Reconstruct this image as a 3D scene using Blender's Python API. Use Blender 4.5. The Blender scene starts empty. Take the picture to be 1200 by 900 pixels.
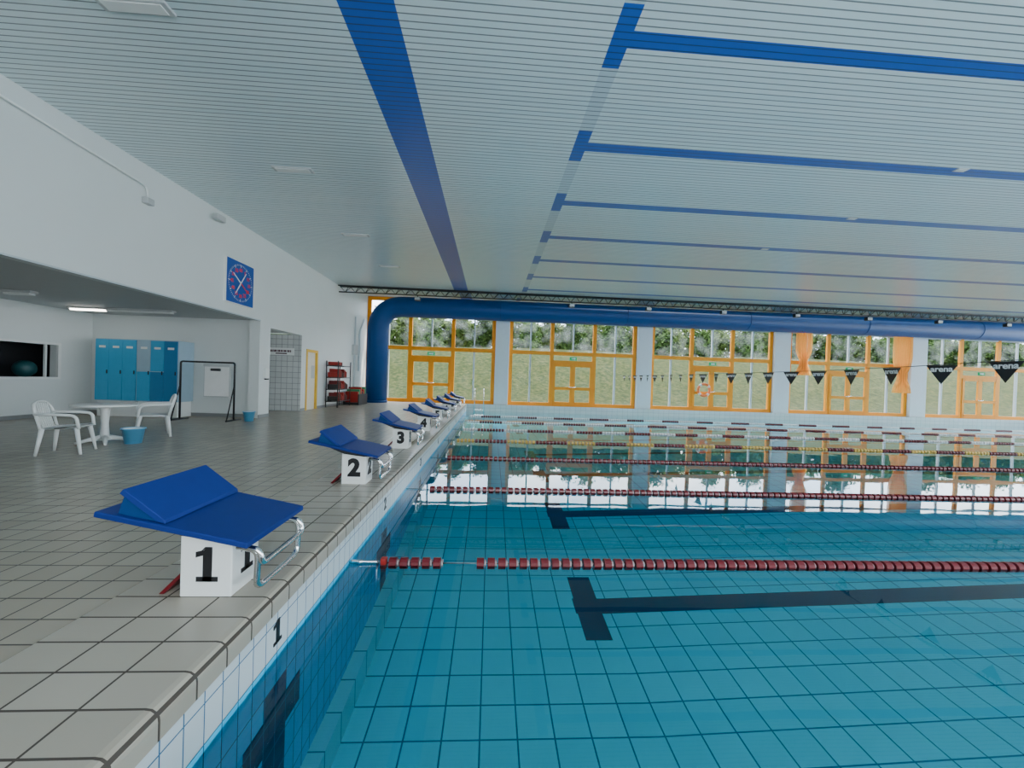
import bpy, math, random
from mathutils import Vector, Matrix
random.seed(7)
S=bpy.context.scene
COL=S.collection
# ------------------------------------------------------------------ camera
F=450.0; CAMZ=1.38
yv=Vector(((575-600)/F,(450-445)/F,-1)).normalized()
xv=Vector((1,-0.033,-0.055)); xv=(xv-yv*xv.dot(yv)).normalized()
zv=xv.cross(yv).normalized()
cam_d=bpy.data.cameras.new("camera"); cam=bpy.data.objects.new("camera",cam_d); COL.objects.link(cam)
M=Matrix((xv,yv,zv)).to_4x4(); M.translation=Vector((0,0,CAMZ))
cam.matrix_world=M
cam_d.sensor_width=36; cam_d.lens=F/1200*36; cam_d.clip_end=500; cam_d.clip_start=0.05
S.camera=cam

# ------------------------------------------------------------------ materials
def new_mat(name):
    m=bpy.data.materials.new(name); m.use_nodes=True
    nt=m.node_tree
    for n in list(nt.nodes): nt.nodes.remove(n)
    out=nt.nodes.new('ShaderNodeOutputMaterial')
    return m,nt,out
def pr(nt,out,col=(.8,.8,.8),rough=.5,metal=0.,spec=.5):
    b=nt.nodes.new('ShaderNodeBsdfPrincipled')
    b.inputs['Base Color'].default_value=(*col,1); b.inputs['Roughness'].default_value=rough
    b.inputs['Metallic'].default_value=metal; b.inputs['Specular IOR Level'].default_value=spec
    nt.links.new(b.outputs[0],out.inputs[0]); return b
def mat(name,col,rough=.5,metal=0.,noise=0.06,nscale=6.,spec=.5):
    m,nt,out=new_mat(name); b=pr(nt,out,col,rough,metal,spec)
    if noise>0:
        tc=nt.nodes.new('ShaderNodeTexCoord'); n=nt.nodes.new('ShaderNodeTexNoise'); n.inputs['Scale'].default_value=nscale
        nt.links.new(tc.outputs['Object'],n.inputs['Vector'])
        mx=nt.nodes.new('ShaderNodeMix'); mx.data_type='RGBA'
        mx.inputs[6].default_value=(*[c*(1-noise) for c in col],1); mx.inputs[7].default_value=(*[min(1,c*(1+noise)) for c in col],1)
        nt.links.new(n.outputs[0],mx.inputs[0]); nt.links.new(mx.outputs[2],b.inputs['Base Color'])
    return m
class NB:
    def __init__(s,nt): s.nt=nt
    def m(s,op,a,b=None):
        n=s.nt.nodes.new('ShaderNodeMath'); n.operation=op
        for i,x in enumerate((a,b)):
            if x is None: continue
            if isinstance(x,(int,float)): n.inputs[i].default_value=x
            else: s.nt.links.new(x,n.inputs[i])
        return n.outputs[0]
    def mix(s,f,a,b):
        n=s.nt.nodes.new('ShaderNodeMix'); n.data_type='RGBA'
        if isinstance(f,(int,float)): n.inputs[0].default_value=f
        else: s.nt.links.new(f,n.inputs[0])
        for i,x in ((6,a),(7,b)):
            if isinstance(x,tuple): n.inputs[i].default_value=(*x,1)
            else: s.nt.links.new(x,n.inputs[i])
        return n.outputs[2]
    def xyz(s):
        tc=s.nt.nodes.new('ShaderNodeTexCoord'); sp=s.nt.nodes.new('ShaderNodeSeparateXYZ')
        s.nt.links.new(tc.outputs['Object'],sp.inputs[0]); s.tc=tc; return sp.outputs
    def near(s,x,c,w): # |x-c|<w
        return s.m('LESS_THAN',s.m('ABSOLUTE',s.m('SUBTRACT',x,c)),w)
    def line(s,x,size,g,off=0.):
        return s.m('LESS_THAN',s.m('FRACT',s.m('DIVIDE',s.m('SUBTRACT',x,off-100*size),size)),g/size)
    def cell(s,x,y,sx,sy,offx=0,offy=0):
        c=s.nt.nodes.new('ShaderNodeCombineXYZ')
        s.nt.links.new(s.m('FLOOR',s.m('DIVIDE',s.m('SUBTRACT',x,offx),sx)),c.inputs[0])
        s.nt.links.new(s.m('FLOOR',s.m('DIVIDE',s.m('SUBTRACT',y,offy),sy)),c.inputs[1])
        w=s.nt.nodes.new('ShaderNodeTexWhiteNoise'); s.nt.links.new(c.outputs[0],w.inputs[0]); return w.outputs[0]
def tile_mat(name,ax,ay,sx,sy,g,ca,cb,grout,rough=.3,offx=0,offy=0):
    m,nt,out=new_mat(name); b=pr(nt,out,ca,rough); n=NB(nt); xyz=n.xyz()
    X,Y=xyz[ax],xyz[ay]
    r=n.cell(X,Y,sx,sy,offx,offy); col=n.mix(r,ca,cb)
    ns=nt.nodes.new('ShaderNodeTexNoise'); ns.inputs['Scale'].default_value=1.1; ns.inputs['Detail'].default_value=5; nt.links.new(n.tc.outputs['Object'],ns.inputs['Vector'])
    col=n.mix(n.m('MULTIPLY',ns.outputs[0],.25),col,tuple(c*.6 for c in ca))
    l=n.m('MAXIMUM',n.line(X,sx,g,offx),n.line(Y,sy,g,offy))
    col=n.mix(l,col,grout); nt.links.new(col,b.inputs['Base Color'])
    nt.links.new(n.m('ADD',n.m('MULTIPLY',l,.5),rough),b.inputs['Roughness'])
    return m

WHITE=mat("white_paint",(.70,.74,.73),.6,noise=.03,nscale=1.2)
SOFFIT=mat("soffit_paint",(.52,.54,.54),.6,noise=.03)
DECK=tile_mat("deck_tiles",0,1,.2,.2,.010,(.38,.335,.265),(.43,.385,.305),(.06,.048,.038),.27)
COPE=tile_mat("coping_tiles",0,1,.3,.2,.011,(.385,.345,.275),(.435,.395,.32),(.06,.048,.038),.28,offx=-1.3)
WTILE=tile_mat("white_wall_tiles",0,2,.2,.2,.014,(.56,.58,.57),(.62,.64,.63),(.22,.23,.23),.3)
BLUEP=mat("blue_plastic",(.006,.026,.17),.5,noise=.08,nscale=12,spec=.25)
BLUEP2=mat("blue_plastic_light",(.007,.030,.19),.55,noise=.08,nscale=12,spec=.25)
BLUED=mat("duct_blue",(.002,.055,.20),.5,noise=.1,nscale=2,spec=.25)
BLUEDK=mat("duct_band_dark",(.002,.042,.16),.5,spec=.25)
WPL=mat("white_plastic",(.8,.82,.8),.35,noise=.02)
STEEL=mat("stainless_steel",(.75,.76,.77),.15,1.,noise=.02)
BLACK=mat("black_paint",(.012,.012,.014),.4,noise=.1)
DGREY=mat("dark_metal",(.03,.032,.036),.5,.0,spec=.3)
ORANGE=mat("orange_frame",(.88,.31,.005),.5,noise=.05,spec=.3)
YELLOW=mat("yellow_frame",(.8,.48,.04),.45)
REDD=mat("dark_red_plastic",(.13,.004,.009),.3)
RINGG=mat("pale_float_ring",(.36,.30,.30),.4)
RED=mat("red_plastic",(.30,.015,.012),.4)
GREEN=mat("green_foam",(.03,.25,.10),.6)
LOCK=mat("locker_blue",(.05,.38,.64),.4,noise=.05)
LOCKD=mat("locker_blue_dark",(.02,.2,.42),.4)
LOCKW=mat("locker_side_grey",(.36,.50,.6),.5)
BUCKET=mat("bucket_blue",(.12,.42,.68),.35)
COLM=mat("column_paint",(.62,.70,.74),.55,noise=.04)
GREYB=mat("grey_blue_trim",(.5,.57,.6),.5)
CREAM=mat("cream_paint",(.78,.74,.62),.5)
YROPE=mat("yellow_plastic",(.65,.42,.08),.4)
BASEB=mat("baseboard_grey",(.25,.26,.26),.5)
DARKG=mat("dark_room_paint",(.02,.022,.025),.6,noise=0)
BALL=mat("teal_rubber",(.015,.09,.10),.45)
ALU=mat("alu_lamp",(.5,.52,.52),.4)
PAPER=mat("paper_white",(.80,.81,.80),.6)
CLOCKB=mat("clock_blue",(.012,.09,.38),.3)
def emis(name,col,st):
    m,nt,out=new_mat(name); e=nt.nodes.new('ShaderNodeEmission'); e.inputs[0].default_value=(*col,1); e.inputs[1].default_value=st
    nt.links.new(e.outputs[0],out.inputs[0]); return m
LAMPON=emis("lit_tube",(1,.97,.88),10)
EXITG=emis("exit_green",(.02,.6,.25),.6)
# ceiling
def ceil_mat():
    m,nt,out=new_mat("ceiling_slats"); b=pr(nt,out,(.6,.7,.72),.28,0,.9); n=NB(nt); x=n.xyz(); X,Y=x[0],x[1]
    per=n.m('ABSOLUTE',n.m('SUBTRACT',n.m('FRACT',n.m('ADD',n.m('DIVIDE',n.m('SUBTRACT',Y,4.42-20.6),2.06),.5)),.5))
    per=n.m('MULTIPLY',per,2.06)
    r=n.cell(X,Y,500.,.092); base=n.mix(r,(.70,.83,.86),(.76,.87,.89))
    gap=n.near(X,1.38,.11); base=n.mix(gap,base,(.58,.69,.74))
    s1=n.near(X,-1.47,.31)
    cr=n.m('MULTIPLY',n.m('GREATER_THAN',X,1.27),n.m('LESS_THAN',per,.115))
    sg=n.m('MULTIPLY',gap,n.m('LESS_THAN',per,.42))
    blue=n.m('MAXIMUM',s1,n.m('MAXIMUM',cr,sg))
    col=n.mix(blue,base,(.012,.12,.52))
    sl=n.line(Y,.092,.015); col=n.mix(n.m('MULTIPLY',sl,.78),col,(.04,.05,.06))
    nt.links.new(col,b.inputs['Base Color'])
    nt.links.new(n.m('SUBTRACT',.9,n.m('MULTIPLY',blue,.4)),b.inputs['Specular IOR Level'])
    bp=nt.nodes.new('ShaderNodeBump'); bp.inputs['Strength'].default_value=.1; bp.inputs['Distance'].default_value=.02
    nt.links.new(n.m('SUBTRACT',1.,sl),bp.inputs['Height']); nt.links.new(bp.outputs[0],b.inputs['Normal'])
    return m
CEIL=ceil_mat()
L0=2.55; LS=2.5
def lane_per(n,Y):
    p=n.m('ABSOLUTE',n.m('SUBTRACT',n.m('FRACT',n.m('ADD',n.m('DIVIDE',n.m('SUBTRACT',Y,2.5-10*LS),LS),.5)),.5))
    return n.m('MULTIPLY',p,LS)
def poolfloor_mat():
    m,nt,out=new_mat("pool_floor_tiles"); b=pr(nt,out,(0,.4,.6),.35,0,.1); n=NB(nt); x=n.xyz(); X,Y=x[0],x[1]
    r=n.cell(X,Y,.33,.33); col=n.mix(r,(.06,.80,.95),(.09,.86,1.))
    l=n.m('MAXIMUM',n.line(X,.33,.014),n.line(Y,.33,.014)); col=n.mix(l,col,(.0,.20,.38))
    p=lane_per(n,Y)
    stem=n.m('MULTIPLY',n.m('GREATER_THAN',X,1.2),n.m('LESS_THAN',p,.14))
    bar=n.m('MULTIPLY',n.near(X,1.38,.16),n.m('LESS_THAN',p,.58))
    mk=n.m('MULTIPLY',n.m('MAXIMUM',stem,bar),n.m('GREATER_THAN',Y,3.75))
    col=n.mix(mk,col,(.012,.06,.13)); nt.links.new(col,b.inputs['Base Color']); return m
POOLF=poolfloor_mat()
def poolwall_mat():
    m,nt,out=new_mat("pool_wall_tiles"); b=pr(nt,out,(0,.3,.6),.3,0,.2); n=NB(nt); x=n.xyz(); X,Y,Z=x[0],x[1],x[2]
    r=n.cell(Y,Z,.125,.2); up=n.mix(r,(.55,.62,.65),(.62,.68,.70)); dn=n.mix(r,(.02,.56,.90),(.03,.63,.97))
    below=n.m('LESS_THAN',Z,-.4); col=n.mix(below,up,dn)
    p=lane_per(n,Y)
    v=n.m('LESS_THAN',p,.13); h=n.m('MULTIPLY',n.m('LESS_THAN',p,.32),n.near(Z,-.85,.11))
    mk=n.m('MULTIPLY',n.m('MAXIMUM',v,h),n.m('LESS_THAN',Z,-.6)); col=n.mix(mk,col,(.005,.02,.10))
    l=n.m('MAXIMUM',n.line(Y,.125,.007),n.line(Z,.2,.007)); col=n.mix(l,col,(.02,.12,.25))
    nt.links.new(col,b.inputs['Base Color']); return m
POOLW=poolwall_mat()
LEDGE=tile_mat("ledge_tiles",1,0,.33,.5,.012,(.2,.85,.95),(.25,.9,.97),(.02,.25,.4),.3)
def water_mat():
    m,nt,out=new_mat("pool_water")
    t=nt.nodes.new('ShaderNodeBsdfTransparent'); t.inputs[0].default_value=(.87,.98,1,1)
    g=nt.nodes.new('ShaderNodeBsdfGlossy'); g.inputs['Roughness'].default_value=.015; g.inputs['Color'].default_value=(.97,.99,1,1)
    f=nt.nodes.new('ShaderNodeFresnel'); f.inputs[0].default_value=1.42
    mx=nt.nodes.new('ShaderNodeMixShader')
    n=nt.nodes.new('ShaderNodeTexNoise'); n.inputs['Scale'].default_value=1.3; n.inputs['Detail'].default_value=1.
    tc=nt.nodes.new('ShaderNodeTexCoord'); nt.links.new(tc.outputs['Object'],n.inputs['Vector'])
    bp=nt.nodes.new('ShaderNodeBump'); bp.inputs['Strength'].default_value=.014; bp.inputs['Distance'].default_value=.1
    nt.links.new(n.outputs[0],bp.inputs['Height'])
    nt.links.new(bp.outputs[0],g.inputs['Normal'])
    nt.links.new(f.outputs[0],mx.inputs[0]); nt.links.new(t.outputs[0],mx.inputs[1]); nt.links.new(g.outputs[0],mx.inputs[2])
    nt.links.new(mx.outputs[0],out.inputs[0]); return m
WATER=water_mat()
def glass_mat():
    m,nt,out=new_mat("window_glass")
    t=nt.nodes.new('ShaderNodeBsdfTransparent'); g=nt.nodes.new('ShaderNodeBsdfTranslucent'); g.inputs[0].default_value=(.85,.9,.9,1)
    n=nt.nodes.new('ShaderNodeTexNoise'); n.inputs['Scale'].default_value=1.6
    tc=nt.nodes.new('ShaderNodeTexCoord'); nt.links.new(tc.outputs['Object'],n.inputs['Vector'])
    k=nt.nodes.new('ShaderNodeMapRange'); k.inputs[1].default_value=.4; k.inputs[2].default_value=.75; k.inputs[3].default_value=.0; k.inputs[4].default_value=.14
    nt.links.new(n.outputs[0],k.inputs[0])
    nb=NB(nt); z=nb.xyz()[2]; up=nb.m('GREATER_THAN',z,3.0)
    fac=nb.m('MULTIPLY',k.outputs[0],nb.m('ADD',nb.m('MULTIPLY',up,.85),.15))
    mx=nt.nodes.new('ShaderNodeMixShader'); nt.links.new(fac,mx.inputs[0]); nt.links.new(t.outputs[0],mx.inputs[1]); nt.links.new(g.outputs[0],mx.inputs[2])
    nt.links.new(mx.outputs[0],out.inputs[0]); return m
GLASS=glass_mat()
def ramp_mat(name,cols,scale,rough=.9,detail=6,lo=.35,hi=.65):
    m,nt,out=new_mat(name); b=pr(nt,out,cols[0],rough,0,.1)
    n=nt.nodes.new('ShaderNodeTexNoise'); n.inputs['Scale'].default_value=scale; n.inputs['Detail'].default_value=detail; n.inputs['Roughness'].default_value=.7
    tc=nt.nodes.new('ShaderNodeTexCoord'); nt.links.new(tc.outputs['Object'],n.inputs['Vector'])
    r=nt.nodes.new('ShaderNodeValToRGB'); e=r.color_ramp.elements; e[0].position=lo; e[1].position=hi
    e[0].color=(*cols[0],1); e[1].color=(*cols[-1],1)
    if len(cols)>2: x=e.new((lo+hi)/2); x.color=(*cols[1],1)
    nt.links.new(n.outputs[0],r.inputs[0]); nt.links.new(r.outputs[0],b.inputs['Base Color'])
    return m
GRASS=ramp_mat("grass",[(.014,.024,.006),(.032,.042,.011),(.062,.060,.020)],3.0,detail=12,lo=.38,hi=.62)
LEAF=ramp_mat("leaves",[(.020,.045,.011),(.055,.095,.024)],.7)
LEAF2=ramp_mat("leaves_light",[(.04,.075,.018),(.11,.15,.040)],.7)
BARK=ramp_mat("bark",[(.05,.045,.04),(.12,.11,.1)],3.)
def curt_mat():
    m,nt,out=new_mat("orange_curtain"); a=nt.nodes.new('ShaderNodeBsdfDiffuse'); a.inputs[0].default_value=(.9,.50,.14,1)
    t=nt.nodes.new('ShaderNodeBsdfTranslucent'); t.inputs[0].default_value=(.95,.50,.11,1)
    tt=nt.nodes.new('ShaderNodeBsdfTransparent')
    mx=nt.nodes.new('ShaderNodeMixShader'); mx.inputs[0].default_value=.55; nt.links.new(a.outputs[0],mx.inputs[1]); nt.links.new(t.outputs[0],mx.inputs[2])
    m2=nt.nodes.new('ShaderNodeMixShader'); nb=NB(nt); xx=nb.xyz()[0]
    nt.links.new(nb.m('ADD',nb.m('MULTIPLY',nb.m('SINE',nb.m('MULTIPLY',xx,45.)),.15),.2),m2.inputs[0])
    nt.links.new(mx.outputs[0],m2.inputs[1]); nt.links.new(tt.outputs[0],m2.inputs[2])
    nt.links.new(m2.outputs[0],out.inputs[0]); return m
CURT=curt_mat()

# ------------------------------------------------------------------ mesh builder
class MB:
    def __init__(s): s.v=[]; s.f=[]; s.mi=[]; s.sm=[]
    def add(s,vs,fs,mi=0,smooth=False):
        o=len(s.v); s.v+= [tuple(v) for v in vs]; s.f+=[tuple(i+o for i in f) for f in fs]; s.mi+=[mi]*len(fs); s.sm+=[smooth]*len(fs); return s
    def box(s,a,b,mi=0):
        x0,y0,z0=a; x1,y1,z1=b
        vs=[(x0,y0,z0),(x1,y0,z0),(x1,y1,z0),(x0,y1,z0),(x0,y0,z1),(x1,y0,z1),(x1,y1,z1),(x0,y1,z1)]
        return s.add(vs,[(0,3,2,1),(4,5,6,7),(0,1,5,4),(1,2,6,5),(2,3,7,6),(3,0,4,7)],mi)
    def quad(s,a,b,c,d,mi=0): return s.add([a,b,c,d],[(0,1,2,3)],mi)
    def tube(s,pts,r,seg=10,closed=False,mi=0,rx=None):
        pts=[Vector(p) for p in pts]; n=len(pts); vs=[]; fs=[]
        rs=r if isinstance(r,(list,tuple)) else [r]*n
        prev=None
        for i,p in enumerate(pts):
            if closed: t=(pts[(i+1)%n]-pts[i-1])
            else: t=(pts[min(i+1,n-1)]-pts[max(i-1,0)])
            t.normalize()
            if prev is None:
                up=Vector((0,0,1)) if abs(t.z)<.9 else Vector((0,1,0))
                u=t.cross(up).normalized()
            else:
                u=(prev-t*prev.dot(t)).normalized()
            prev=u; w=t.cross(u)
            for k in range(seg):
                a=2*math.pi*k/seg; vs.append(p+(u*math.cos(a)+w*math.sin(a)*(rx or 1))*rs[i])
        m=n if closed else n-1
        for i in range(m):
            j=(i+1)%n
            for k in range(seg):
                l=(k+1)%seg; fs.append((i*seg+k,j*seg+k,j*seg+l,i*seg+l))
        s.add(vs,fs,mi,True)
        if not closed:
            o=len(s.v)-len(vs)
            s.f.append(tuple(o+k for k in range(seg))); s.f.append(tuple(o+(n-1)*seg+seg-1-k for k in range(seg))); s.mi+=[mi,mi]; s.sm+=[False,False]
        return s
    def lathe(s,prof,c=(0,0,0),seg=24,mi=0,smooth=True):
        vs=[];fs=[]
        for r,z in prof:
            for k in range(seg):
                a=2*math.pi*k/seg; vs.append((c[0]+r*math.cos(a),c[1]+r*math.sin(a),c[2]+z))
        for i in range(len(prof)-1):
            for k in range(seg):
                l=(k+1)%seg; fs.append((i*seg+k,i*seg+l,(i+1)*seg+l,(i+1)*seg+k))
        return s.add(vs,fs,mi,smooth)
    def prism(s,poly,y0,y1,mi=0): # poly in XZ
        n=len(poly); vs=[(x,y0,z) for x,z in poly]+[(x,y1,z) for x,z in poly]
        fs=[tuple(range(n)),tuple(range(2*n-1,n-1,-1))]+[(i,i+n,(i+1)%n+n,(i+1)%n) for i in range(n)]
        return s.add(vs,fs,mi)
    def mesh(s,name,mats):
        me=bpy.data.meshes.new(name); me.from_pydata(s.v,[],s.f)
        for m in (mats if isinstance(mats,(list,tuple)) else [mats]): me.materials.append(m)
        me.polygons.foreach_set('material_index',s.mi); me.polygons.foreach_set('use_smooth',s.sm)
        me.update(); return me
    def obj(s,name,mats,parent=None,bevel=0,loc=None,**kw):
        me=s.mesh(name,mats)
        import bmesh
        bm=bmesh.new(); bm.from_mesh(me); bmesh.ops.recalc_face_normals(bm,faces=bm.faces); bm.to_mesh(me); bm.free()
        return mk(name,me,parent,bevel,loc,**kw)
def mk(name,me,parent=None,bevel=0,loc=None,**kw):
    o=bpy.data.objects.new(name,me); COL.objects.link(o)
    if parent: o.parent=parent
    if loc is not None: o.location=loc
    if bevel:
        b=o.modifiers.new('bevel','BEVEL'); b.width=bevel; b.segments=3; b.limit_method='ANGLE'; b.angle_limit=math.radians(35)
    for k,v in kw.items(): o[k]=v
    return o
def thing(name,label,category,loc=(0,0,0),rotz=0,group=None):
    e=bpy.data.objects.new(name,None); e.empty_display_size=.1; COL.objects.link(e); e.location=loc; e.rotation_euler=(0,0,rotz)
    e['label']=label; e['category']=category
    if group: e['group']=group
    return e
def copy_thing(src,loc,rotz=None):
    c=src.copy(); COL.objects.link(c); c.location=loc
    if rotz is not None: c.rotation_euler=(0,0,rotz)
    for ch in [o for o in bpy.data.objects if o.parent==src]:
        d=ch.copy(); COL.objects.link(d); d.parent=c
    return c
def fillet(pts,r,n=5):
    pts=[Vector(p) for p in pts]; out=[pts[0]]
    for i in range(1,len(pts)-1):
        a,b,c=pts[i-1],pts[i],pts[i+1]
        d1=(a-b);d2=(c-b); rr=min(r,d1.length*.45,d2.length*.45)
        p0=b+d1.normalized()*rr; p1=b+d2.normalized()*rr
        for k in range(n+1):
            t=k/n; out.append(p0*(1-t)**2+b*2*t*(1-t)+p1*t*t)
    out.append(pts[-1]); return out
_tc={}
def one_mesh(size,mt):
    h=size*.72; b=MB(); t=.002
    def pl(p): 
        n=len(p); b.add([(x*h,y*h,-t) for x,y in p]+[(x*h,y*h,t) for x,y in p],[tuple(range(n-1,-1,-1)),tuple(range(n,2*n))]+[(i,(i+1)%n,(i+1)%n+n,i+n) for i in range(n)])
    pl([(-.10,-.5),(.15,-.5),(.15,.5),(-.0,.5),(-.10,.38)]); pl([(-.3,.2),(-.10,.26),(-.10,.40),(.0,.5),(-.05,.5),(-.14,.40),(-.3,.36)]); pl([(-.28,-.5),(.32,-.5),(.32,-.36),(-.28,-.36)])
    return b.mesh('lettering',mt)
def text_mesh(txt,size,mt,ext=.002,bold=0.):
    k=(txt,size,mt.name,bold)
    if k in _tc: return _tc[k]
    if txt=='1': _tc[k]=one_mesh(size,mt); return _tc[k]
    c=bpy.data.curves.new('t','FONT'); c.body=txt; c.size=size; c.align_x='CENTER'; c.align_y='CENTER'; c.extrude=ext; c.offset=bold; c.resolution_u=4
    o=bpy.data.objects.new('t',c); COL.objects.link(o); bpy.context.view_layer.update()
    me=bpy.data.meshes.new_from_object(o.evaluated_get(bpy.context.evaluated_depsgraph_get()))
    bpy.data.objects.remove(o); me.name='lettering'; me.materials.clear(); me.materials.append(mt); _tc[k]=me; return me
def text(name,txt,size,mt,loc,xdir,ydir,parent=None,bold=0.,**kw):
    o=mk(name,text_mesh(txt,size,mt,bold=bold),parent,**kw)
    xd=Vector(xdir);yd=Vector(ydir);zd=xd.cross(yd)
    m=Matrix((xd,yd,zd)).transposed().to_4x4(); m.translation=Vector(loc); o.matrix_local=m; return o
def struct(o): o['kind']='structure'; return o

# ------------------------------------------------------------------ shell
CZ=5.38; WX=-6.9; CE=17.65; WY=21.7; PX=-1.3; WZ=-.43; RX=42.
PY0=1.0; PY1=21.35; PXE=35.; TOP=5.75
RB=12.0; SX=-11.75; SZ=2.93   # recess back wall, recess side wall, soffit
b=MB()
b.quad((SX-.3,-3,0),(-2.2,-3,0),(-2.2,22,0),(SX-.3,22,0))
b.quad((-2.2,PY1+.0,0),(RX,PY1,0),(RX,22,0),(-2.2,22,0))
b.quad((-2.2,-3,0),(RX,-3,0),(RX,PY0,0),(-2.2,PY0,0))
b.quad((PXE,PY0,0),(RX,PY0,0),(RX,PY1,0),(PXE,PY1,0))
struct(b.obj("floor",DECK))
b=MB()
prof=[(-2.2,.0),(-2.19,.012),(-1.34,.012),(-1.315,.008),(-1.298,-.004),(-1.287,-.022),(-1.285,-.04),(-1.285,-.12),(-2.2,-.12)]
b.prism(prof,PY0,PY1)
struct(b.obj("trim_1",COPE,label="beige tiled pool coping strip with rounded edge"))
b=MB()
b.quad((WX,-3,CZ),(RX,-3,CZ),(RX,CE,CZ),(WX,CE,CZ)); 
b.box((WX,CE-.05,CZ),(RX,CE,TOP+.05)); b.quad((WX,CE,TOP+.05),(RX,CE,TOP+.05),(RX,22,TOP+.05),(WX,22,TOP+.05))
struct(b.obj("ceiling",CEIL))
P0,P1,O1,D0,D1=11.85,12.4,14.4,14.75,15.7
b=MB()
b.box((WX-.3,-3,SZ),(WX,22,6.4))
b.box((WX-.3,P0,0),(WX,P1,SZ)); b.box((WX-.3,P1,2.76),(WX,O1,SZ))
b.box((WX-.3,O1,0),(WX,D0,SZ)); b.box((WX-.3,D0,2.3),(WX,D1,SZ)); b.box((WX-.3,D1,0),(WX,22,SZ))
struct(b.obj("wall_left",WHITE))
struct(MB().box((SX-.2,-3.2,0),(WX,-3.0,CZ)).box((WX,-3.2,0),(-2,-3.0,CZ)).box((-2,-3.2,0),(RX,-3.0,.9)).box((-2,-3.2,4.1),(RX,-3.0,CZ)).obj("wall_back_unseen",WHITE))  # unseen wall behind the camera, added to cut fill light; opening sized for brightness
struct(MB().box((SX-.2,RB,0),(WX-.3,RB+.2,SZ)).obj("wall_recess",WHITE))
struct(MB().box((SX-.2,-3,0),(SX,RB,1.04)).box((SX-.2,-3,1.94),(SX,RB,SZ)).box((SX-.2,11.1,1.04),(SX,RB,1.94)).box((SX-.2,-3,1.04),(SX,7,1.94)).obj("wall_side",WHITE))
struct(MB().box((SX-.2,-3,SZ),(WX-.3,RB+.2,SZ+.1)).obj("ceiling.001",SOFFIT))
struct(MB().box((-8.6,O1-.02,0),(WX-.0,O1,2.76)).box((-8.7,RB+.2,0),(-8.6,O1+.1,SZ)).obj("wall_niche",WTILE))
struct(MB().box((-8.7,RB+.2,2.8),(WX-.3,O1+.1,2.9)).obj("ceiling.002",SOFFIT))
struct(MB().box((WX,D1,0),(WX+.015,21.6,.1)).box((WX,O1,0),(WX+.015,D0-.05,.1)).box((WX,P0,0),(WX+.015,P1,.1)).obj("baseboard_left",BASEB))
struct(MB().box((SX,RB-.015,0),(WX-.3,RB,.1)).obj("baseboard_recess",BASEB))
struct(MB().box((SX,-3,0),(SX+.015,RB-.02,.1)).obj("baseboard_side",BASEB))
struct(MB().box((WX-.02,-3,SZ-.03),(WX+.02,P0,SZ+.0)).obj("trim_2",GREYB))
w=struct(MB().box((SX-.02,7,1.0),(SX+.04,11.15,1.06)).box((SX-.02,7,1.92),(SX+.04,11.15,1.98)).box((SX-.02,11.08,1.06),(SX+.04,11.15,1.92)).box((SX-.02,10.78,1.06),(SX+.03,10.82,1.92)).obj("window_1",WPL))
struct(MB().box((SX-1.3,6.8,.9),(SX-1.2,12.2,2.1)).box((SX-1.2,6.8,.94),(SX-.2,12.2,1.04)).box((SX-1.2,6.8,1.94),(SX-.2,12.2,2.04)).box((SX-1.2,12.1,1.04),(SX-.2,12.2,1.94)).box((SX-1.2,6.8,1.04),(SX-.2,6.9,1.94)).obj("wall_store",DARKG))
ball=thing("exercise_ball","round teal rubber ball behind the dark side window","ball",(SX-.55,10.85,1.045))
MB().lathe([(.001,0)]+[(.22*math.sin(math.pi*k/14),.22-.22*math.cos(math.pi*k/14)) for k in range(1,14)]+[(.001,.44)]).obj("ball_body",BALL,ball)
d=struct(MB().box((WX-.1,D0,0),(WX+.02,D0+.1,2.3)).box((WX-.1,D1-.1,0),(WX+.02,D1,2.3)).box((WX-.1,D0+.1,2.2),(WX+.02,D1-.1,2.3)).obj("door_1",YELLOW))
MB().box((WX-.1,D0+.1,0),(WX-.05,D1-.1,2.2)).obj("door_leaf",CREAM,d)
MB().box((WX-.05,D0+.55,1.2),(WX-.04,D1-.15,1.7)).obj("notice",ALU,d)
# ------------------------------------------------------------------ pool
pool=thing("swimming_pool","large tiled swimming pool basin with calm turquoise water","swimming pool")
prof=[(PY0,-1.85),(3.5,-1.74),(5,-1.58),(6.2,-1.40),(7.5,-1.22),(10,-1.08),(14,-1.0),(PY1,-.95)]
b=MB(); xs=[(PX,0),(1.6,0),(9,.27),(PXE,.33)]
for (y0,z0),(y1,z1) in zip(prof,prof[1:]):
    for (x0,a0),(x1,a1) in zip(xs,xs[1:]): b.quad((x0,y0,z0+a0),(x1,y0,z0+a1),(x1,y1,z1+a1),(x0,y1,z1+a0))
b.obj("pool_floor",POOLF,pool)
b=MB(); b.quad((PX,PY0,-2),(PX,PY1,-2),(PX,PY1,-.06),(PX,PY0,-.06)); b.obj("pool_wall",POOLW,pool)
b=MB(); b.quad((PX,PY1,-2),(PXE,PY1,-2),(PXE,PY1,0),(PX,PY1,0)); b.quad((PXE,PY0,-2),(PXE,PY1,-2),(PXE,PY1,0),(PXE,PY0,0)); b.quad((PX,PY0,-2),(PXE,PY0,-2),(PXE,PY0,0),(PX,PY0,0))
b.obj("pool_wall",tile_mat("side_wall_tiles",0,2,.3,.2,.01,(.5,.56,.56),(.55,.6,.6),(.2,.28,.3),.3),pool)
b=MB()
for (y0,z0),(y1,z1) in zip(prof,prof[1:]):
    b.quad((PX,y0,z0+.26),(PX+.13,y0,z0+.26),(PX+.13,y1,z1+.26),(PX,y1,z1+.26)); b.quad((PX+.13,y0,z0+.26),(PX+.13,y0,z0),(PX+.13,y1,z1),(PX+.13,y1,z1+.26))
b.obj("ledge",LEDGE,pool)
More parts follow.
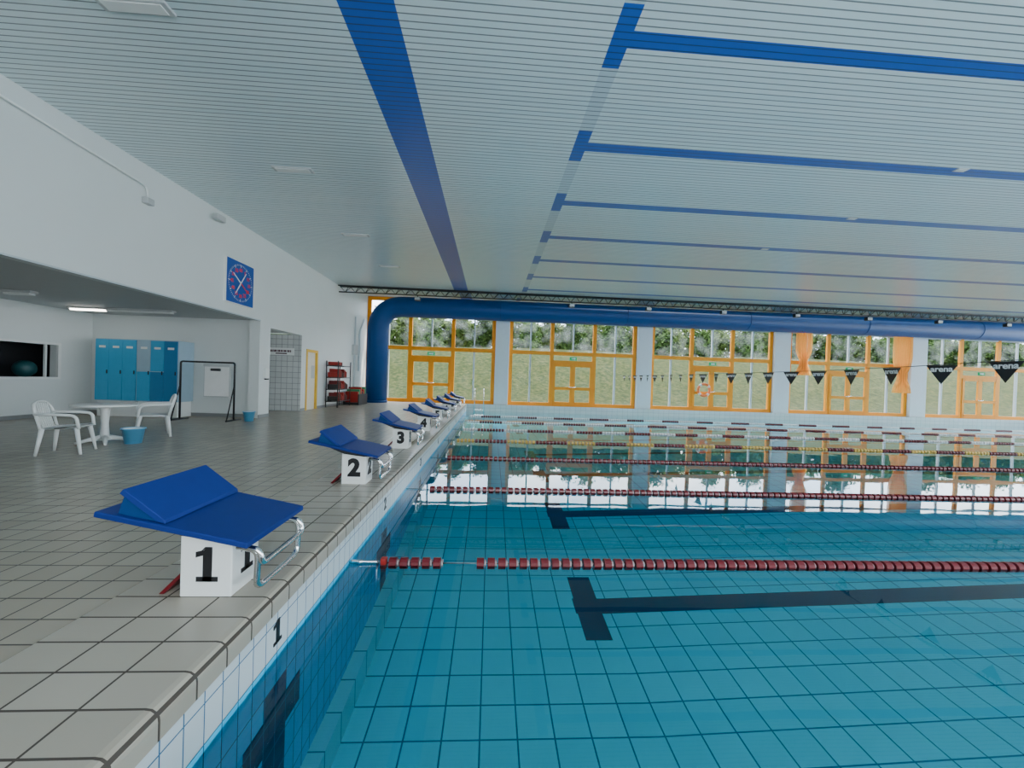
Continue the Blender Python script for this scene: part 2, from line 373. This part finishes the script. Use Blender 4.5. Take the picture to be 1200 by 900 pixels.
mk("water",MB().quad((PX,PY0,WZ),(PXE,PY0,WZ),(PXE,PY1,WZ),(PX,PY1,WZ)).mesh("water",WATER),pool)
for i in range(8):
    text("lane_number",str(i+1),.21,BLACK,(PX+.003,2.5+i*LS,-.26),(0,1,0),(0,0,1),pool,bold=.006)

# ------------------------------------------------------------------ starting blocks
def block(i,src=None):
    if src is None:
        o=thing("starting_block","blue-topped white swimming start block with steel grips and number %d"%(i+1),"starting block",(-1.66,L0+i*LS,.012),group="starting blocks along the pool end")
        X0=-1.66
        P=lambda pl:[(x-X0,z) for x,z in pl]
        MB().prism(P([(-1.825,0),(-1.525,0),(-1.525,.38),(-1.825,.44)]),-.15,.12).obj("pedestal",WPL,o,bevel=.008)
        MB().prism(P([(-1.78,.39),(-1.54,.36),(-1.45,.36),(-1.45,.39),(-2.0,.50),(-2.0,.48)]),-.2,.2).obj("bracket",DGREY,o)
        MB().prism(P([(-1.34,.365),(-1.34,.40),(-2.162,.568),(-2.168,.535)]),-.315,.34).obj("platform",BLUEP,o,bevel=.008)
        MB().prism(P([(-1.795,.497),(-1.80,.520),(-2.025,.69),(-2.045,.665),(-1.84,.508)]),-.30,.325).obj("footrest",BLUEP2,o,bevel=.004)
        MB().prism(P([(-1.85,.505),(-2.03,.645),(-2.06,.548)]),-.285,.31).obj("footrest_support",BLUEDK,o)
        for zb,xo in ((.09,.0),(.24,.03)):
            pts=fillet([(-1.45-X0,-.22,.34),(-1.33-X0+xo*.3,-.22,.32),(-1.34-X0+xo,-.22,zb),(-1.34-X0+xo,.26,zb),(-1.33-X0+xo*.3,.26,.32),(-1.45-X0,.26,.34)],.07,6)
            MB().tube(pts,.018,10).obj("grip_bar",STEEL,o)
        MB().prism(P([(-1.97,.0),(-1.94,0),(-1.825,.12),(-1.84,.135)]),-.12,.1).obj("step_plate",REDD,o,bevel=.003)
    else:
        o=src.copy(); COL.objects.link(o); o.location=(-1.66,L0+i*LS,.012); o['label']="blue-topped white swimming start block with steel grips and number %d"%(i+1)
        for ch in src_parts:
            c=ch.copy(); COL.objects.link(c); c.parent=o
    return o
b1=block(0); src_parts=[o for o in bpy.data.objects if o.parent==b1]
blocks=[b1]+[block(i,b1) for i in range(1,8)]
for i,o in enumerate(blocks):
    text("numeral",str(i+1),.29,BLACK,(-.01,-.153,.2),(1,0,0),(0,0,1),o,bold=.016)
    text("numeral",str(i+1),.27,BLACK,(.138,-.01,.2),(0,1,0),(0,0,1),o,bold=.014)

# ------------------------------------------------------------------ lane ropes
def float_mesh():
    b=MB(); r=.052
    def ring(x0,x1,r,mi):
        seg=12; vs=[];fs=[]
        for x,rr in ((x0,.02),(x0,r),(x1,r),(x1,.02)):
            for k in range(seg):
                a=2*math.pi*k/seg; vs.append((x,rr*math.cos(a),rr*math.sin(a)))
        for i in range(3):
            for k in range(seg):
                l=(k+1)%seg; fs.append((i*seg+k,i*seg+l,(i+1)*seg+l,(i+1)*seg+k))
        b.add(vs,fs,mi)
    ring(-.036,.034,r,0); ring(.038,.056,.034,1)
    return b
fb=float_mesh(); fm_red=fb.mesh("float",[REDD,RINGG])
for i in range(7):
    y=3.75+i*LS
    t=thing("lane_rope","lane rope of %s discs on a steel cable"%(["dark red","dark red","dark red and white","yellow and red","red and white","red and white","red and white"][i]),"lane rope",(PX,y,WZ+.01),group="lane ropes across the pool")
    MB().tube([(0,0,0),(PXE-PX,0,0)],.006,6).obj("cable",STEEL,t)
    if i==0: MB().tube([(.02,0,.01),(.12,0,.01),(.13,0,.01),(.28,0,.01)],[.018,.018,.012,.012],8).obj("tensioner",STEEL,t)
    if i==0: MB().box((.3,-.03,-.05),(.36,.03,.05)).obj("rope_lock",RED,t,bevel=.01)
    xs=[]; x=.42
    while x<PXE-PX-.3:
        xs.append(x); x+=.105
    if i==0: xs=[x for x in xs if not(.86<x<1.16)]
    if i<2:
        near=xs[:98]; rest=xs[98:]
        for x in near: mk("float",fm_red,t,loc=(x,0,0))
    else: near=[]; rest=xs
    b=MB()
    for x in rest:
        o=len(b.v); b.v+=[(p[0]+x,p[1],p[2]) for p in fb.v]; b.f+=[tuple(q+o for q in ff) for ff in fb.f]
        k=(i>=2 and int(x/.9)%2==0); b.mi+=[(2 if k else m) if m==0 else 1 for m in fb.mi]; b.sm+=[False]*len(fb.f)
    oo=mk("float",b.mesh("float",[REDD,RINGG,YROPE if i==3 else WPL if i!=2 else REDD]),t); oo['kind']='stuff'

# ------------------------------------------------------------------ far window wall
bays=[(-6.9,.21),(.98,8.3),(9.15,16.45),(17.4,24.9),(25.9,33.2)]
struct(MB().box((WX,WY,TOP),(RX,WY+.2,6.6)).obj("wall_far",WHITE))
struct(MB().box((34.2,WY,0),(RX,WY+.2,TOP)).obj("wall_far.001",WHITE))
for k,(x0,x1) in enumerate(bays):
    n=k+2; W=x1-x0; f=MB(); th=MB(); g=MB(); w=.10
    def vb(x,z0,z1,w=w,m=f,d=.06): m.box((x-w,WY-d,z0),(x+w,WY+d,z1))
    def hb(z,xa,xb,w=w,m=f,d=.055): m.box((xa,WY-d,z-w),(xb,WY+d,z+w))
    third=W/3
    vb(x0+w,0,TOP); vb(x1-w,0,TOP); vb(x0+third,0,TOP); vb(x0+2*third,0,TOP)
    hb(.09,x0,x0+third); hb(.09,x0+2*third,x1); hb(3.0,x0,x1,.10); hb(TOP-.08,x0,x1); hb(4.75,x0,x1,.05,th)
    hb(2.5,x0+third,x0+2*third)
    for q in (1/6,.5,5/6):
        vb(x0+W*q,3.0,TOP,.04,th,.05)
        if q!=.5: vb(x0+W*q,.14,2.95,.045,th,.05)
    g.quad((x0,WY,0),(x1,WY,0),(x1,WY,TOP),(x0,WY,TOP))
    wo=struct(f.obj("window_%d"%n,ORANGE)); th.obj("mullion",GREYB,wo); g.obj("glass",GLASS,wo)
    d=MB(); c=x0+W/2
    for s in (-1,1):
        a=c if s>0 else x0+third+.08; e=x0+2*third-.08 if s>0 else c
        d.box((a+.0,WY-.09,.0),(a+.14,WY-.02,2.42)); d.box((e-.14,WY-.09,0),(e,WY-.02,2.42)); d.box((a+.1,WY-.09,0),(e-.1,WY-.02,.25)); d.box((a+.1,WY-.09,2.26),(e-.1,WY-.02,2.42)); d.box((a+.1,WY-.09,.94),(e-.1,WY-.02,1.10))
    do=struct(d.obj("door_%d"%n,ORANGE)); MB().tube([(c-.2,WY-.14,1.1),(c+.2,WY-.14,1.1)],.02).obj("handle",STEEL,do)
    ex=thing("exit_sign","small green exit sign above the glass doors","exit sign",(c,WY-.12,2.72),group="exit signs above the doors")
    MB().box((-.2,-.03,-.09),(.2,.03,.09)).obj("sign_body",EXITG,ex); MB().box((-.12,-.036,-.03),(.05,-.03,.03)).prism([(.05,-.06),(.14,0),(.05,.06)],-.036,-.03).obj("arrow",WPL,ex)
cs=[(.21,.98),(8.3,9.15),(16.45,17.4),(24.9,25.9),(33.2,34.2)]
for x0,x1 in cs:
    c=MB().box((x0,WY-.25,0),(x1,WY+.2,TOP)).obj("column",COLM,bevel=.02); c['label']="pale blue-white square column between the orange window bays"; c['category']="column"; c['group']="columns of the window wall"
def curtain(x,z0,w,label):
    b=MB(); nx=60; nz=20; vs=[];fs=[]
    for j in range(nz+1):
        t=j/nz; z=4.9-(4.9-z0)*t; pin=1-.6*math.exp(-((t-.72)/.16)**2)
        for i in range(nx+1):
            s=i/nx-.5; vs.append((s*w*pin,.09*math.sin(i*.8+t),z))
    for j in range(nz):
        for i in range(nx): a=j*(nx+1)+i; fs.append((a,a+1,a+nx+2,a+nx+1))
    b.add(vs,fs,0,True); o=b.obj("curtain",CURT,loc=(x,WY-.35,0)); o['label']=label; o['category']="curtain"; o['group']="orange curtains at the windows"
curtain(18.1,2.25,.9,"short orange curtain gathered beside a column"); curtain(24.2,1.4,1.1,"long orange curtain gathered beside a column")
# ------------------------------------------------------------------ duct
DZ=5.06; DY=20.6; R=.53
duct=thing("ventilation_duct","large round blue ventilation duct with bend along the windows","duct",(-6.0,DY,0))
MB().tube(fillet([(0,0,.02),(0,0,DZ),(41,0,DZ+.1)],1.35,12),R,28).obj("duct_pipe",BLUED,duct)
for x in [6.4+6.8*i for i in range(5)]:
    MB().tube([(x-.02,0,DZ+x*.1/41),(x+.02,0,DZ+x*.1/41)],R+.008,28).obj("duct_band",BLUEDK,duct)
MB().tube([(0,0,0),(0,0,.12)],R+.04,28).obj("duct_band",BLUEDK,duct)
# ------------------------------------------------------------------ truss + spots
tr=thing("lighting_truss","thin dark steel lattice truss under the ceiling edge","truss",(0,CE-.15,0))
b=MB(); z1=CZ-.06; z0=CZ-.32
for yy in (-.12,.12): b.tube([(WX+.05,yy,z1),(38,yy,z1)],.028,6)
b.tube([(WX+.05,0,z0),(38,0,z0)],.028,6)
x=WX+.1; k=0
while x<37.5:
    b.tube([(x,-.12,z1),(x+.22,0,z0),(x+.44,.12,z1)],.014,5); b.tube([(x+.44,-.12,z1),(x+.22,0,z0)],.014,5); x+=.44; k+=1
b.obj("lattice",DGREY,tr)
spot=thing("spotlight","small dark floodlight clamped under the truss","spotlight",(0,CE-.15,CZ-.36),group="floodlights on the truss")
MB().box((-.13,-.09,-.2),(.13,.07,-.04)).box((-.02,-.02,-.04),(.02,.02,.04)).obj("housing",DGREY,spot,bevel=.01)
MB().box((-.11,-.1,-.18),(.11,-.088,-.06)).obj("lens",ALU,spot)
for i in range(1,9): copy_thing(spot,(i*3.6,CE-.15,CZ-.36))
spot.location=(-3.4,CE-.15,CZ-.36)

# ------------------------------------------------------------------ ceiling lamps
lamp=thing("ceiling_lamp","flush rectangular grey ceiling lamp between the slats","ceiling lamp",(-4.05,4.5,CZ),group="flush lamps in the slatted ceiling")
MB().box((-.38,-.09,-.03),(.38,.09,0)).obj("lamp_housing",ALU,lamp,bevel=.01)
MB().box((-.32,-.06,-.04),(.32,.06,-.028)).obj("diffuser",WPL,lamp)
for p in [(-4.0,7.8),(-3.97,11.2),(-3.8,14.2),(8.2,6.4),(8.2,8.45),(7.7,10.6)]: copy_thing(lamp,(p[0],p[1],CZ)).scale=(1,1,1) if p[0]<0 else (.28,.6,.4)
def tubelamp(x,y,l,on):
    t=thing("tube_lamp","%s fluorescent tube lamp under the low soffit"%("lit white" if on else "unlit grey"),"ceiling lamp",(x,y,SZ),group="tube lamps of the recess")
    MB().box((-l/2,-.08,-.05),(l/2,.08,0)).obj("lamp_housing",ALU,t,bevel=.01)
    MB().box((-l/2+.04,-.06,-.09),(l/2-.04,.06,-.05)).obj("diffuser",LAMPON if on else WPL,t,bevel=.01)
tubelamp(-10.6,10.7,.9,True); tubelamp(-9.3,10.7,1.7,False); tubelamp(-10.,8.7,.6,False)

# ------------------------------------------------------------------ clock
ck=thing("pace_clock","square blue swimming pace clock with white ticks and red numerals","clock",(WX,10.83,3.76))
h=.565
MB().box((0,-h,-h),(.05,h,h)).obj("clock_face",CLOCKB,ck,bevel=.01)
b=MB()
for a,c in (((0,-h-.02,-h-.02),(.06,h+.02,-h)),((0,-h-.02,h),(.06,h+.02,h+.02)),((0,-h-.02,-h),(.06,-h,h)),((0,h,-h),(.06,h+.02,h))): b.box(a,c)
b.obj("clock_frame",WPL,ck)
b=MB()
for k in range(60):
    a=k*math.pi/30; r0=.46 if k%5 else .43; r1=.5; w=.006 if k%5 else .012
    d=Vector((0,math.sin(a),math.cos(a))); p=Vector((0,math.cos(a),-math.sin(a)))
    q=[d*r0-p*w,d*r1-p*w,d*r1+p*w,d*r0+p*w]; b.add([(.054,v.y,v.z) for v in q],[(0,1,2,3)])
b.obj("tick_marks",WPL,ck)
RNUM=mat("red_numeral",(.8,.04,.05),.4)
for k in range(12):
    a=k*math.pi/6; text("numeral",str(60 if k==0 else k*5),.13,RNUM,(.054,.35*math.sin(a),.35*math.cos(a)),(0,1,0),(0,0,1),ck,bold=.003)
for a,mt in ((.6,WPL),(.6+math.pi/2,RNUM),(.6+math.pi,WPL),(.6+1.5*math.pi,WPL)):
    d=Vector((0,math.sin(a),math.cos(a))); p=Vector((0,math.cos(a),-math.sin(a))); q=[-p*.022,d*.38-p*.012,d*.38+p*.012,p*.022]
    MB().add([(.062,v.y,v.z) for v in q],[(0,1,2,3)]).obj("clock_hand",mt,ck)
p=thing("conduit_pipe","thin white conduit running along the upper wall","pipe",(WX,0,0))
MB().tube(fillet([(.05,3,5.2),(.05,7.8,4.95),(.05,7.95,4.94),(.05,8.0,4.72)],.08),.018,8).obj("pipe",WPL,p)
MB().box((.005,7.9,4.6),(.12,8.06,4.72)).obj("junction_box",ALU,p,bevel=.01)
p=thing("security_camera","small white camera on a wall bracket","camera",(WX,9.85,5.12))
MB().tube([(0.01,0,0),(.12,0,0)],.02).obj("bracket",ALU,p); MB().box((.08,-.16,-.07),(.2,.14,.07)).obj("camera_housing",ALU,p,bevel=.02)
p=thing("drain_pipe","thin pale pipes running down the wall corner","pipe",(WX,19.6,0))
MB().tube([(.08,0,.02),(.08,0,4.3)],.04,8).obj("pipe",GREYB,p); MB().tube(fillet([(.08,.6,1.6),(.08,.6,3.6),(.08,1.4,4.4)],.3),.05,8).obj("pipe",GREYB,p)
MB().box((.01,-.2,2.4),(.14,.3,2.9)).obj("valve_box",ALU,p,bevel=.01)
p=thing("soap_dispenser","small white dispenser box mounted on the pier","dispenser",(WX,12.15,1.35))
MB().box((0,-.09,-.16),(.1,.09,.16)).obj("dispenser_body",WPL,p,bevel=.02); MB().box((.02,-.06,-.2),(.09,.06,-.16)).obj("nozzle",DGREY,p)
p=thing("wall_sign","small white sign with a line of dark lettering","sign",(-7.6,O1-.025,2.15))
MB().box((-.45,-.01,-.13),(.45,0,.13)).obj("sign_plate",WPL,p)
b=MB(); x=-.38
while x<.36:
    w=random.uniform(.03,.09); b.box((x,-.014,-.02),(x+w,-.01,.06)); x+=w+.02
b.box((-.2,-.014,-.09),(.2,-.01,-.05)); b.obj("lettering",mat("sign_ink",(.06,.01,.02),.5),p)
# ------------------------------------------------------------------ lockers
def locker(x,side):
    o=thing("locker","blue steel locker cabinet with %s"%("grey side panel beside the stand" if side else "three tall doors"),"locker",(x,11.38,0),group="lockers against the recess wall")
    MB().box((0,.03,.44),(1.1,.6,2.18)).obj("cabinet_body",[LOCKW],o)
    MB().box((.03,.06,0),(1.07,.58,.44)).obj("plinth",WPL,o)
    for k in range(3):
        x0=.01+k*.362
        if side and k<2:
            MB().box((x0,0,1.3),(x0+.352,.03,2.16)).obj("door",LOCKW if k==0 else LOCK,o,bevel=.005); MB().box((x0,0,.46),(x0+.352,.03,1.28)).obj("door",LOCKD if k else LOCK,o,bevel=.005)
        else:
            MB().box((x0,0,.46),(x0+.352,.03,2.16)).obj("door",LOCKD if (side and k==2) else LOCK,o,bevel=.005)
        MB().box((x0+.31,-.02,1.2),(x0+.33,0,1.3)).obj("handle",DGREY,o)
        MB().box((x0+.1,-.005,1.92),(x0+.27,0,1.98)).obj("name_plate",WPL,o)
locker(-11.07,False); locker(-9.96,True)
# ------------------------------------------------------------------ flipchart stand
o=thing("display_stand","black tubular rolling stand holding a white flip chart","stand",(-7.62,10.8,0))
b=MB(); 
b.tube(fillet([(-.7,0,.06),(-.7,0,1.6),(.7,0,1.6),(.7,0,.06)],.06),.024,8); b.tube([(-.7,-.3,.05),(-.7,.3,.05)],.024,8); b.tube([(.7,-.3,.05),(.7,.3,.05)],.024,8)
b.tube([(-.7,0,1.0),(-.7,-.28,.06)],.016,6); b.tube([(.7,0,1.0),(.7,-.28,.06)],.016,6)
b.obj("frame",BLACK,o)
MB().box((-.06,-.055,.67),(.61,-.025,1.54)).obj("backing_board",ALU,o)
MB().box((-.04,-.065,.69),(.59,-.056,1.5)).obj("flip_chart",PAPER,o); MB().box((-.06,-.08,1.48),(.61,-.025,1.56)).obj("clamp_bar",ALU,o)
MB().tube([(.15,-.09,1.40),(.38,-.09,1.40)],.035,8).obj("handle",DGREY,o)
def bucket(x,y,r,h):
    o=thing("bucket","small %s blue plastic bucket standing on the tiles"%("wide light" if r>.16 else "narrow light"),"bucket",(x,y,0))
    MB().lathe([(0,.0),(r*.72,.0),(r*.98,h),(r*1.06,h),(r*1.06,h-.02),(r*1.0,h-.02)]).obj("bucket_body",BUCKET,o)
    MB().lathe([(r*.68,.02),(r*.94,h-.01)]).obj("bucket_lining",WPL,o)
bucket(-6.5,7.4,.165,.28); bucket(-6.7,11.1,.15,.27)
# ------------------------------------------------------------------ table
o=thing("plastic_table","round white plastic pedestal table","table",(-6.95,7.35,0))
MB().lathe([(0,.71),(.42,.71),(.44,.70),(.44,.675),(.41,.67),(.38,.685),(0,.685)],seg=40).obj("table_top",WPL,o)
MB().lathe([(.12,.685),(.065,.6),(.05,.35),(.065,.12),(.11,.06)]).obj("pedestal",WPL,o)
for k in range(4):
    a=math.pi/4+k*math.pi/2; c,s=math.cos(a),math.sin(a)
    MB().tube([(.05*c,.05*s,.1),(.2*c,.2*s,.07),(.36*c,.36*s,.02)],[.05,.035,.02],8).obj("foot",WPL,o)
# ------------------------------------------------------------------ chairs (face +X local)
def chair(loc,rz,label):
    o=thing("plastic_chair",label,"chair",loc,rz,group="white plastic chairs at the table")
    b=MB(); nx=8; vs=[];fs=[]
    for zz in (0,-.02):
        for i in range(nx+1):
            for j in range(nx+1):
                u=i/nx-.5; v=j/nx-.5; vs.append((u*.46+.02,v*(.46+.04*u),.43+.03*u-.03*math.cos(u*3)*math.cos(v*3)+zz+.02))
    N=(nx+1)**2
    for i in range(nx):
        for j in range(nx):
            a=i*(nx+1)+j; fs+= [(a,a+nx+1,a+nx+2,a+1),(a+N,a+N+1,a+N+nx+2,a+N+nx+1)]
    b.add(vs,fs,0,True); b.tube([(-.2,-.22,.42),(.24,-.24,.44),(.25,.24,.44),(-.2,.22,.42)],.015,6,closed=True); b.obj("seat",WPL,o)
    b=MB()
    b.tube(fillet([(-.2,-.24,.42),(-.27,-.25,.72),(-.31,-.18,.83),(-.32,0,.85),(-.31,.18,.83),(-.27,.25,.72),(-.2,.24,.42)],.06),.022,8,rx=.7)
    for k in range(7):
        y=-.17+k*.17/3; zt=.84-.5*y*y*1.2; b.tube([(-.21,y*.9,.43),(-.27,y,.62),(-.315,y,zt)],.019,6,rx=.4)
    b.obj("backrest",WPL,o)
    for s in (-1,1):
        MB().tube(fillet([(-.27,s*.25,.66),(.05,s*.29,.65),(.22,s*.28,.63),(.25,s*.26,.42)],.07),.024,8).obj("armrest",WPL,o)
    for sx,sy in ((-1,-1),(-1,1),(1,-1),(1,1)):
        MB().tube([(sx*.2+.01,sy*.22,.43),(sx*.26+.02,sy*.27,.0)],[.035,.02],8).obj("leg",WPL,o)
    return o
chair((-6.68,6.45,0),math.radians(25),"white plastic armchair with slatted back pulled out from table").scale=(.93,.93,.96)
chair((-6.85,8.25,0),math.radians(222),"white plastic armchair facing the round table")
# ------------------------------------------------------------------ racks
RY=16.35
o=thing("equipment_rack","black metal rack with red kickboards against the wall","rack",(WX+.06,RY,0))
b=MB()
for x in (.03,.5):
    for y in (0,1.4): b.tube([(x,y,0),(x,y,1.95)],.022,6)
for z in (.25,.75,1.25,1.75):
    for x in (.03,.5): b.tube([(x,0,z),(x,1.4,z)],.018,6)
    for y in (0,1.4): b.tube([(.03,y,z),(.5,y,z)],.018,6)
b.obj("frame",BLACK,o)
for z,n in ((.27,9),(.77,9),(1.27,8),(1.77,4)):
    for k in range(n):
        kb=MB().box((.0,0,0),(.42,.06,(.20+.05*((k*3)%4)) if z<1.7 else .14)).obj("kickboard",[RED,BLACK,RED,REDD][(k*2+n+(k//3))%4],bevel=.01,loc=(WX+.12,RY+.06+k*.13,z))
        kb['label']="foam kickboard standing upright on the rack"; kb['category']="kickboard"; kb['group']="kickboards on the equipment rack"
o=thing("storage_crate","low crate of red and green foam swim gear","crate",(WX+.15,18.1,0))
MB().box((0,0,0),(.7,1.2,.12)).box((0,0,.12),(.04,1.2,.6)).box((.66,0,.12),(.7,1.2,.5)).obj("crate_body",DGREY,o)
for k in range(6): MB().box((.06,.05+.19*k,.12),(.64,.2+.19*k,.62+.1*(k%3))).obj("foam_block",[RED,GREEN,RED,BLACK,RED,GREEN][k],o,bevel=.02)

# ------------------------------------------------------------------ pennants
FX=7.3; FZ=1.85
def cz(y): return .12*max(0,(8.5-y)/5)**2-.03*math.sin(math.pi*min(1,max(0,(y-3)/18)))
o=thing("pennant_line","thin cord stretched across the pool carrying pennants","cord",(FX,0,FZ)); MB().tube([(0,1+k*.7,cz(1+k*.7)) for k in range(30)],.006,5).obj("cord",BLACK,o)
pm=MB().add([(0,-.2,0),(0,.2,0),(0,0,-.31)],[(0,1,2)]).mesh("pennant_cloth",BLACK)
y=4.28
while y<21.2:
    e=thing("pennant","black triangular pennant with white lettering hanging from the cord","pennant",(FX,y,FZ-.01+cz(y)),math.radians(random.uniform(-14,14)),group="backstroke pennants on the cord")
    mk("pennant_cloth",pm,e)
    text("lettering","arena",.125,WPL,(-.004,0,-.065),(0,-1,0),(0,0,1),e,bold=.003)
    y+=.78
# life ring
o=thing("life_ring","orange and white life ring hanging on the window frame","life ring",(12.3,WY-.2,1.2))
pts=[(.34*math.cos(a),0,.34*math.sin(a)) for a in [2*math.pi*k/32 for k in range(32)]]
MB().tube(pts,.07,10,closed=True).obj("ring_body",mat("ring_orange",(.85,.2,.05),.5),o)
for k in range(4):
    a0=k*math.pi/2+.5; MB().tube([(.34*math.cos(a0+t*.1),0,.34*math.sin(a0+t*.1)) for t in range(5)],.074,10).obj("white_band",WPL,o)
o=thing("pool_ladder","stainless steel pool ladder rails at the deck edge","ladder",(-.6,PY1,0))
for s in (-.25,.25): MB().tube(fillet([(s,.3,0),(s,.3,.85),(s,-.1,.85),(s,-.12,-.9)],.2),.022,8).obj("rail",STEEL,o)
for z in (-.3,-.6): MB().box((-.25,-.16,z),(.25,-.08,z+.03)).obj("step",STEEL,o)

# ------------------------------------------------------------------ outside
b=MB(); nx,ny=100,60; vs=[];fs=[]
def gz(x,y):
    t=max(0,min(1,(y-25)/17)); return -.15+5.0*t*t*(3-2*t)+.12*math.sin(x*.23+y*.15)*t
for j in range(ny+1):
    for i in range(nx+1):
        x=-45+i*150/nx; y=22+j*40/ny; vs.append((x,y,gz(x,y)+(random.uniform(-.05,.05) if y>25 else 0)))
for j in range(ny):
    for i in range(nx): a=j*(nx+1)+i; fs.append((a,a+1,a+nx+2,a+nx+1))
b.add(vs,fs,0,True); o=b.obj("grass_bank",GRASS); o['label']="sloping grassy bank outside the windows"; o['category']="grass"
o['kind']='stuff'
def leaves(vs,fs,c,s,sp):
    p=Vector(c)+Vector((random.gauss(0,sp),random.gauss(0,sp),random.gauss(0,sp)))
    u=Vector((random.gauss(0,1),random.gauss(0,1),random.gauss(0,1))).normalized(); w=u.orthogonal().normalized()
    o=len(vs); vs+=[p-u*s,p-w*s*.6,p+u*s,p+w*s*.6]; fs.append((o,o+1,o+2,o+3))
def tree_parts(h,rad,leafm,n):
    t=MB(); t.tube([(0,0,0),(.1,0,h*.4),(-.05,.1,h*.85)],[.1,.07,.03],7)
    for k in range(5):
        a=k*1.3; z=h*(.35+.1*k); t.tube([(0,0,z),(math.cos(a)*rad*.6,math.sin(a)*rad*.6,z+h*.12)],[.04,.015],5)
    l=MB(); vs=[];fs=[]
    cl=[]
    for k in range(44):
        a=random.uniform(0,6.28); z=random.uniform(.06,.95); rr=rad*math.sin(math.pi*min(1,(z*.8+.17)))**.7*random.uniform(.2,1)
        cl.append((rr*math.cos(a),rr*math.sin(a),h*z))
    for k in range(n): leaves(vs,fs,random.choice(cl),random.uniform(.1,.2),.3)
    l.add(vs,fs); return t.mesh("trunk",BARK),l.mesh("foliage",leafm)
var=[tree_parts(3.8,1.3,LEAF,3200),tree_parts(4.5,1.1,LEAF2,3200),tree_parts(3.2,1.4,LEAF,3000),tree_parts(4.2,1.1,LEAF2,3000)]
k=0; x=-22.
while x<85:
    y=42+2.0*(k%2)+random.uniform(-.3,.3); v=var[k%4]
    t=thing("tree",["leafy dark green tree on the grassy bank","slender light green birch on the grassy bank","low bushy dark green tree on the bank","tall light green birch on the bank"][k%4],"tree",(x,y,gz(x,y)-.1),random.uniform(0,6),group="trees on the grassy bank")
    s=random.uniform(.8,1.1); t.scale=(s,s,s)
    mk("trunk",v[0],t); mk("foliage",v[1],t); x+=random.uniform(2.3,2.9); k+=1
b=MB(); vs=[];fs=[]
for k in range(46000):
    x=random.uniform(-26,92); t=random.random(); hh=3.7+.5*math.sin(x*.6)+.4*math.sin(x*1.7+1)
    leaves(vs,fs,(x,47+random.uniform(-.6,.6),gz(x,47)+t*hh),random.uniform(.22,.34),.15)
b.add(vs,fs); o=b.obj("hedge",LEAF2); o['label']="dense green hedge along the top of the bank"; o['category']="hedge"; o['kind']='stuff'

# ------------------------------------------------------------------ world & lights
wd=bpy.data.worlds.new("world"); S.world=wd; wd.use_nodes=True; nt=wd.node_tree
bg=nt.nodes['Background']; tc=nt.nodes.new('ShaderNodeTexCoord'); n=nt.nodes.new('ShaderNodeTexNoise'); n.inputs['Scale'].default_value=3.; n.inputs['Detail'].default_value=6
r=nt.nodes.new('ShaderNodeValToRGB'); r.color_ramp.elements[0].position=.4; r.color_ramp.elements[1].position=.6
r.color_ramp.elements[0].color=(.60,.76,.95,1); r.color_ramp.elements[1].color=(.92,.98,1,1)
nt.links.new(tc.outputs['Generated'],n.inputs['Vector']); nt.links.new(n.outputs[0],r.inputs[0]); nt.links.new(r.outputs[0],bg.inputs[0]); bg.inputs[1].default_value=8.6
sun=bpy.data.lights.new("sun","SUN"); sun.energy=9; sun.angle=.05; sun.color=(1,.93,.76); so=bpy.data.objects.new("sun",sun); COL.objects.link(so)
so.rotation_euler=(math.radians(42),0,math.radians(110))
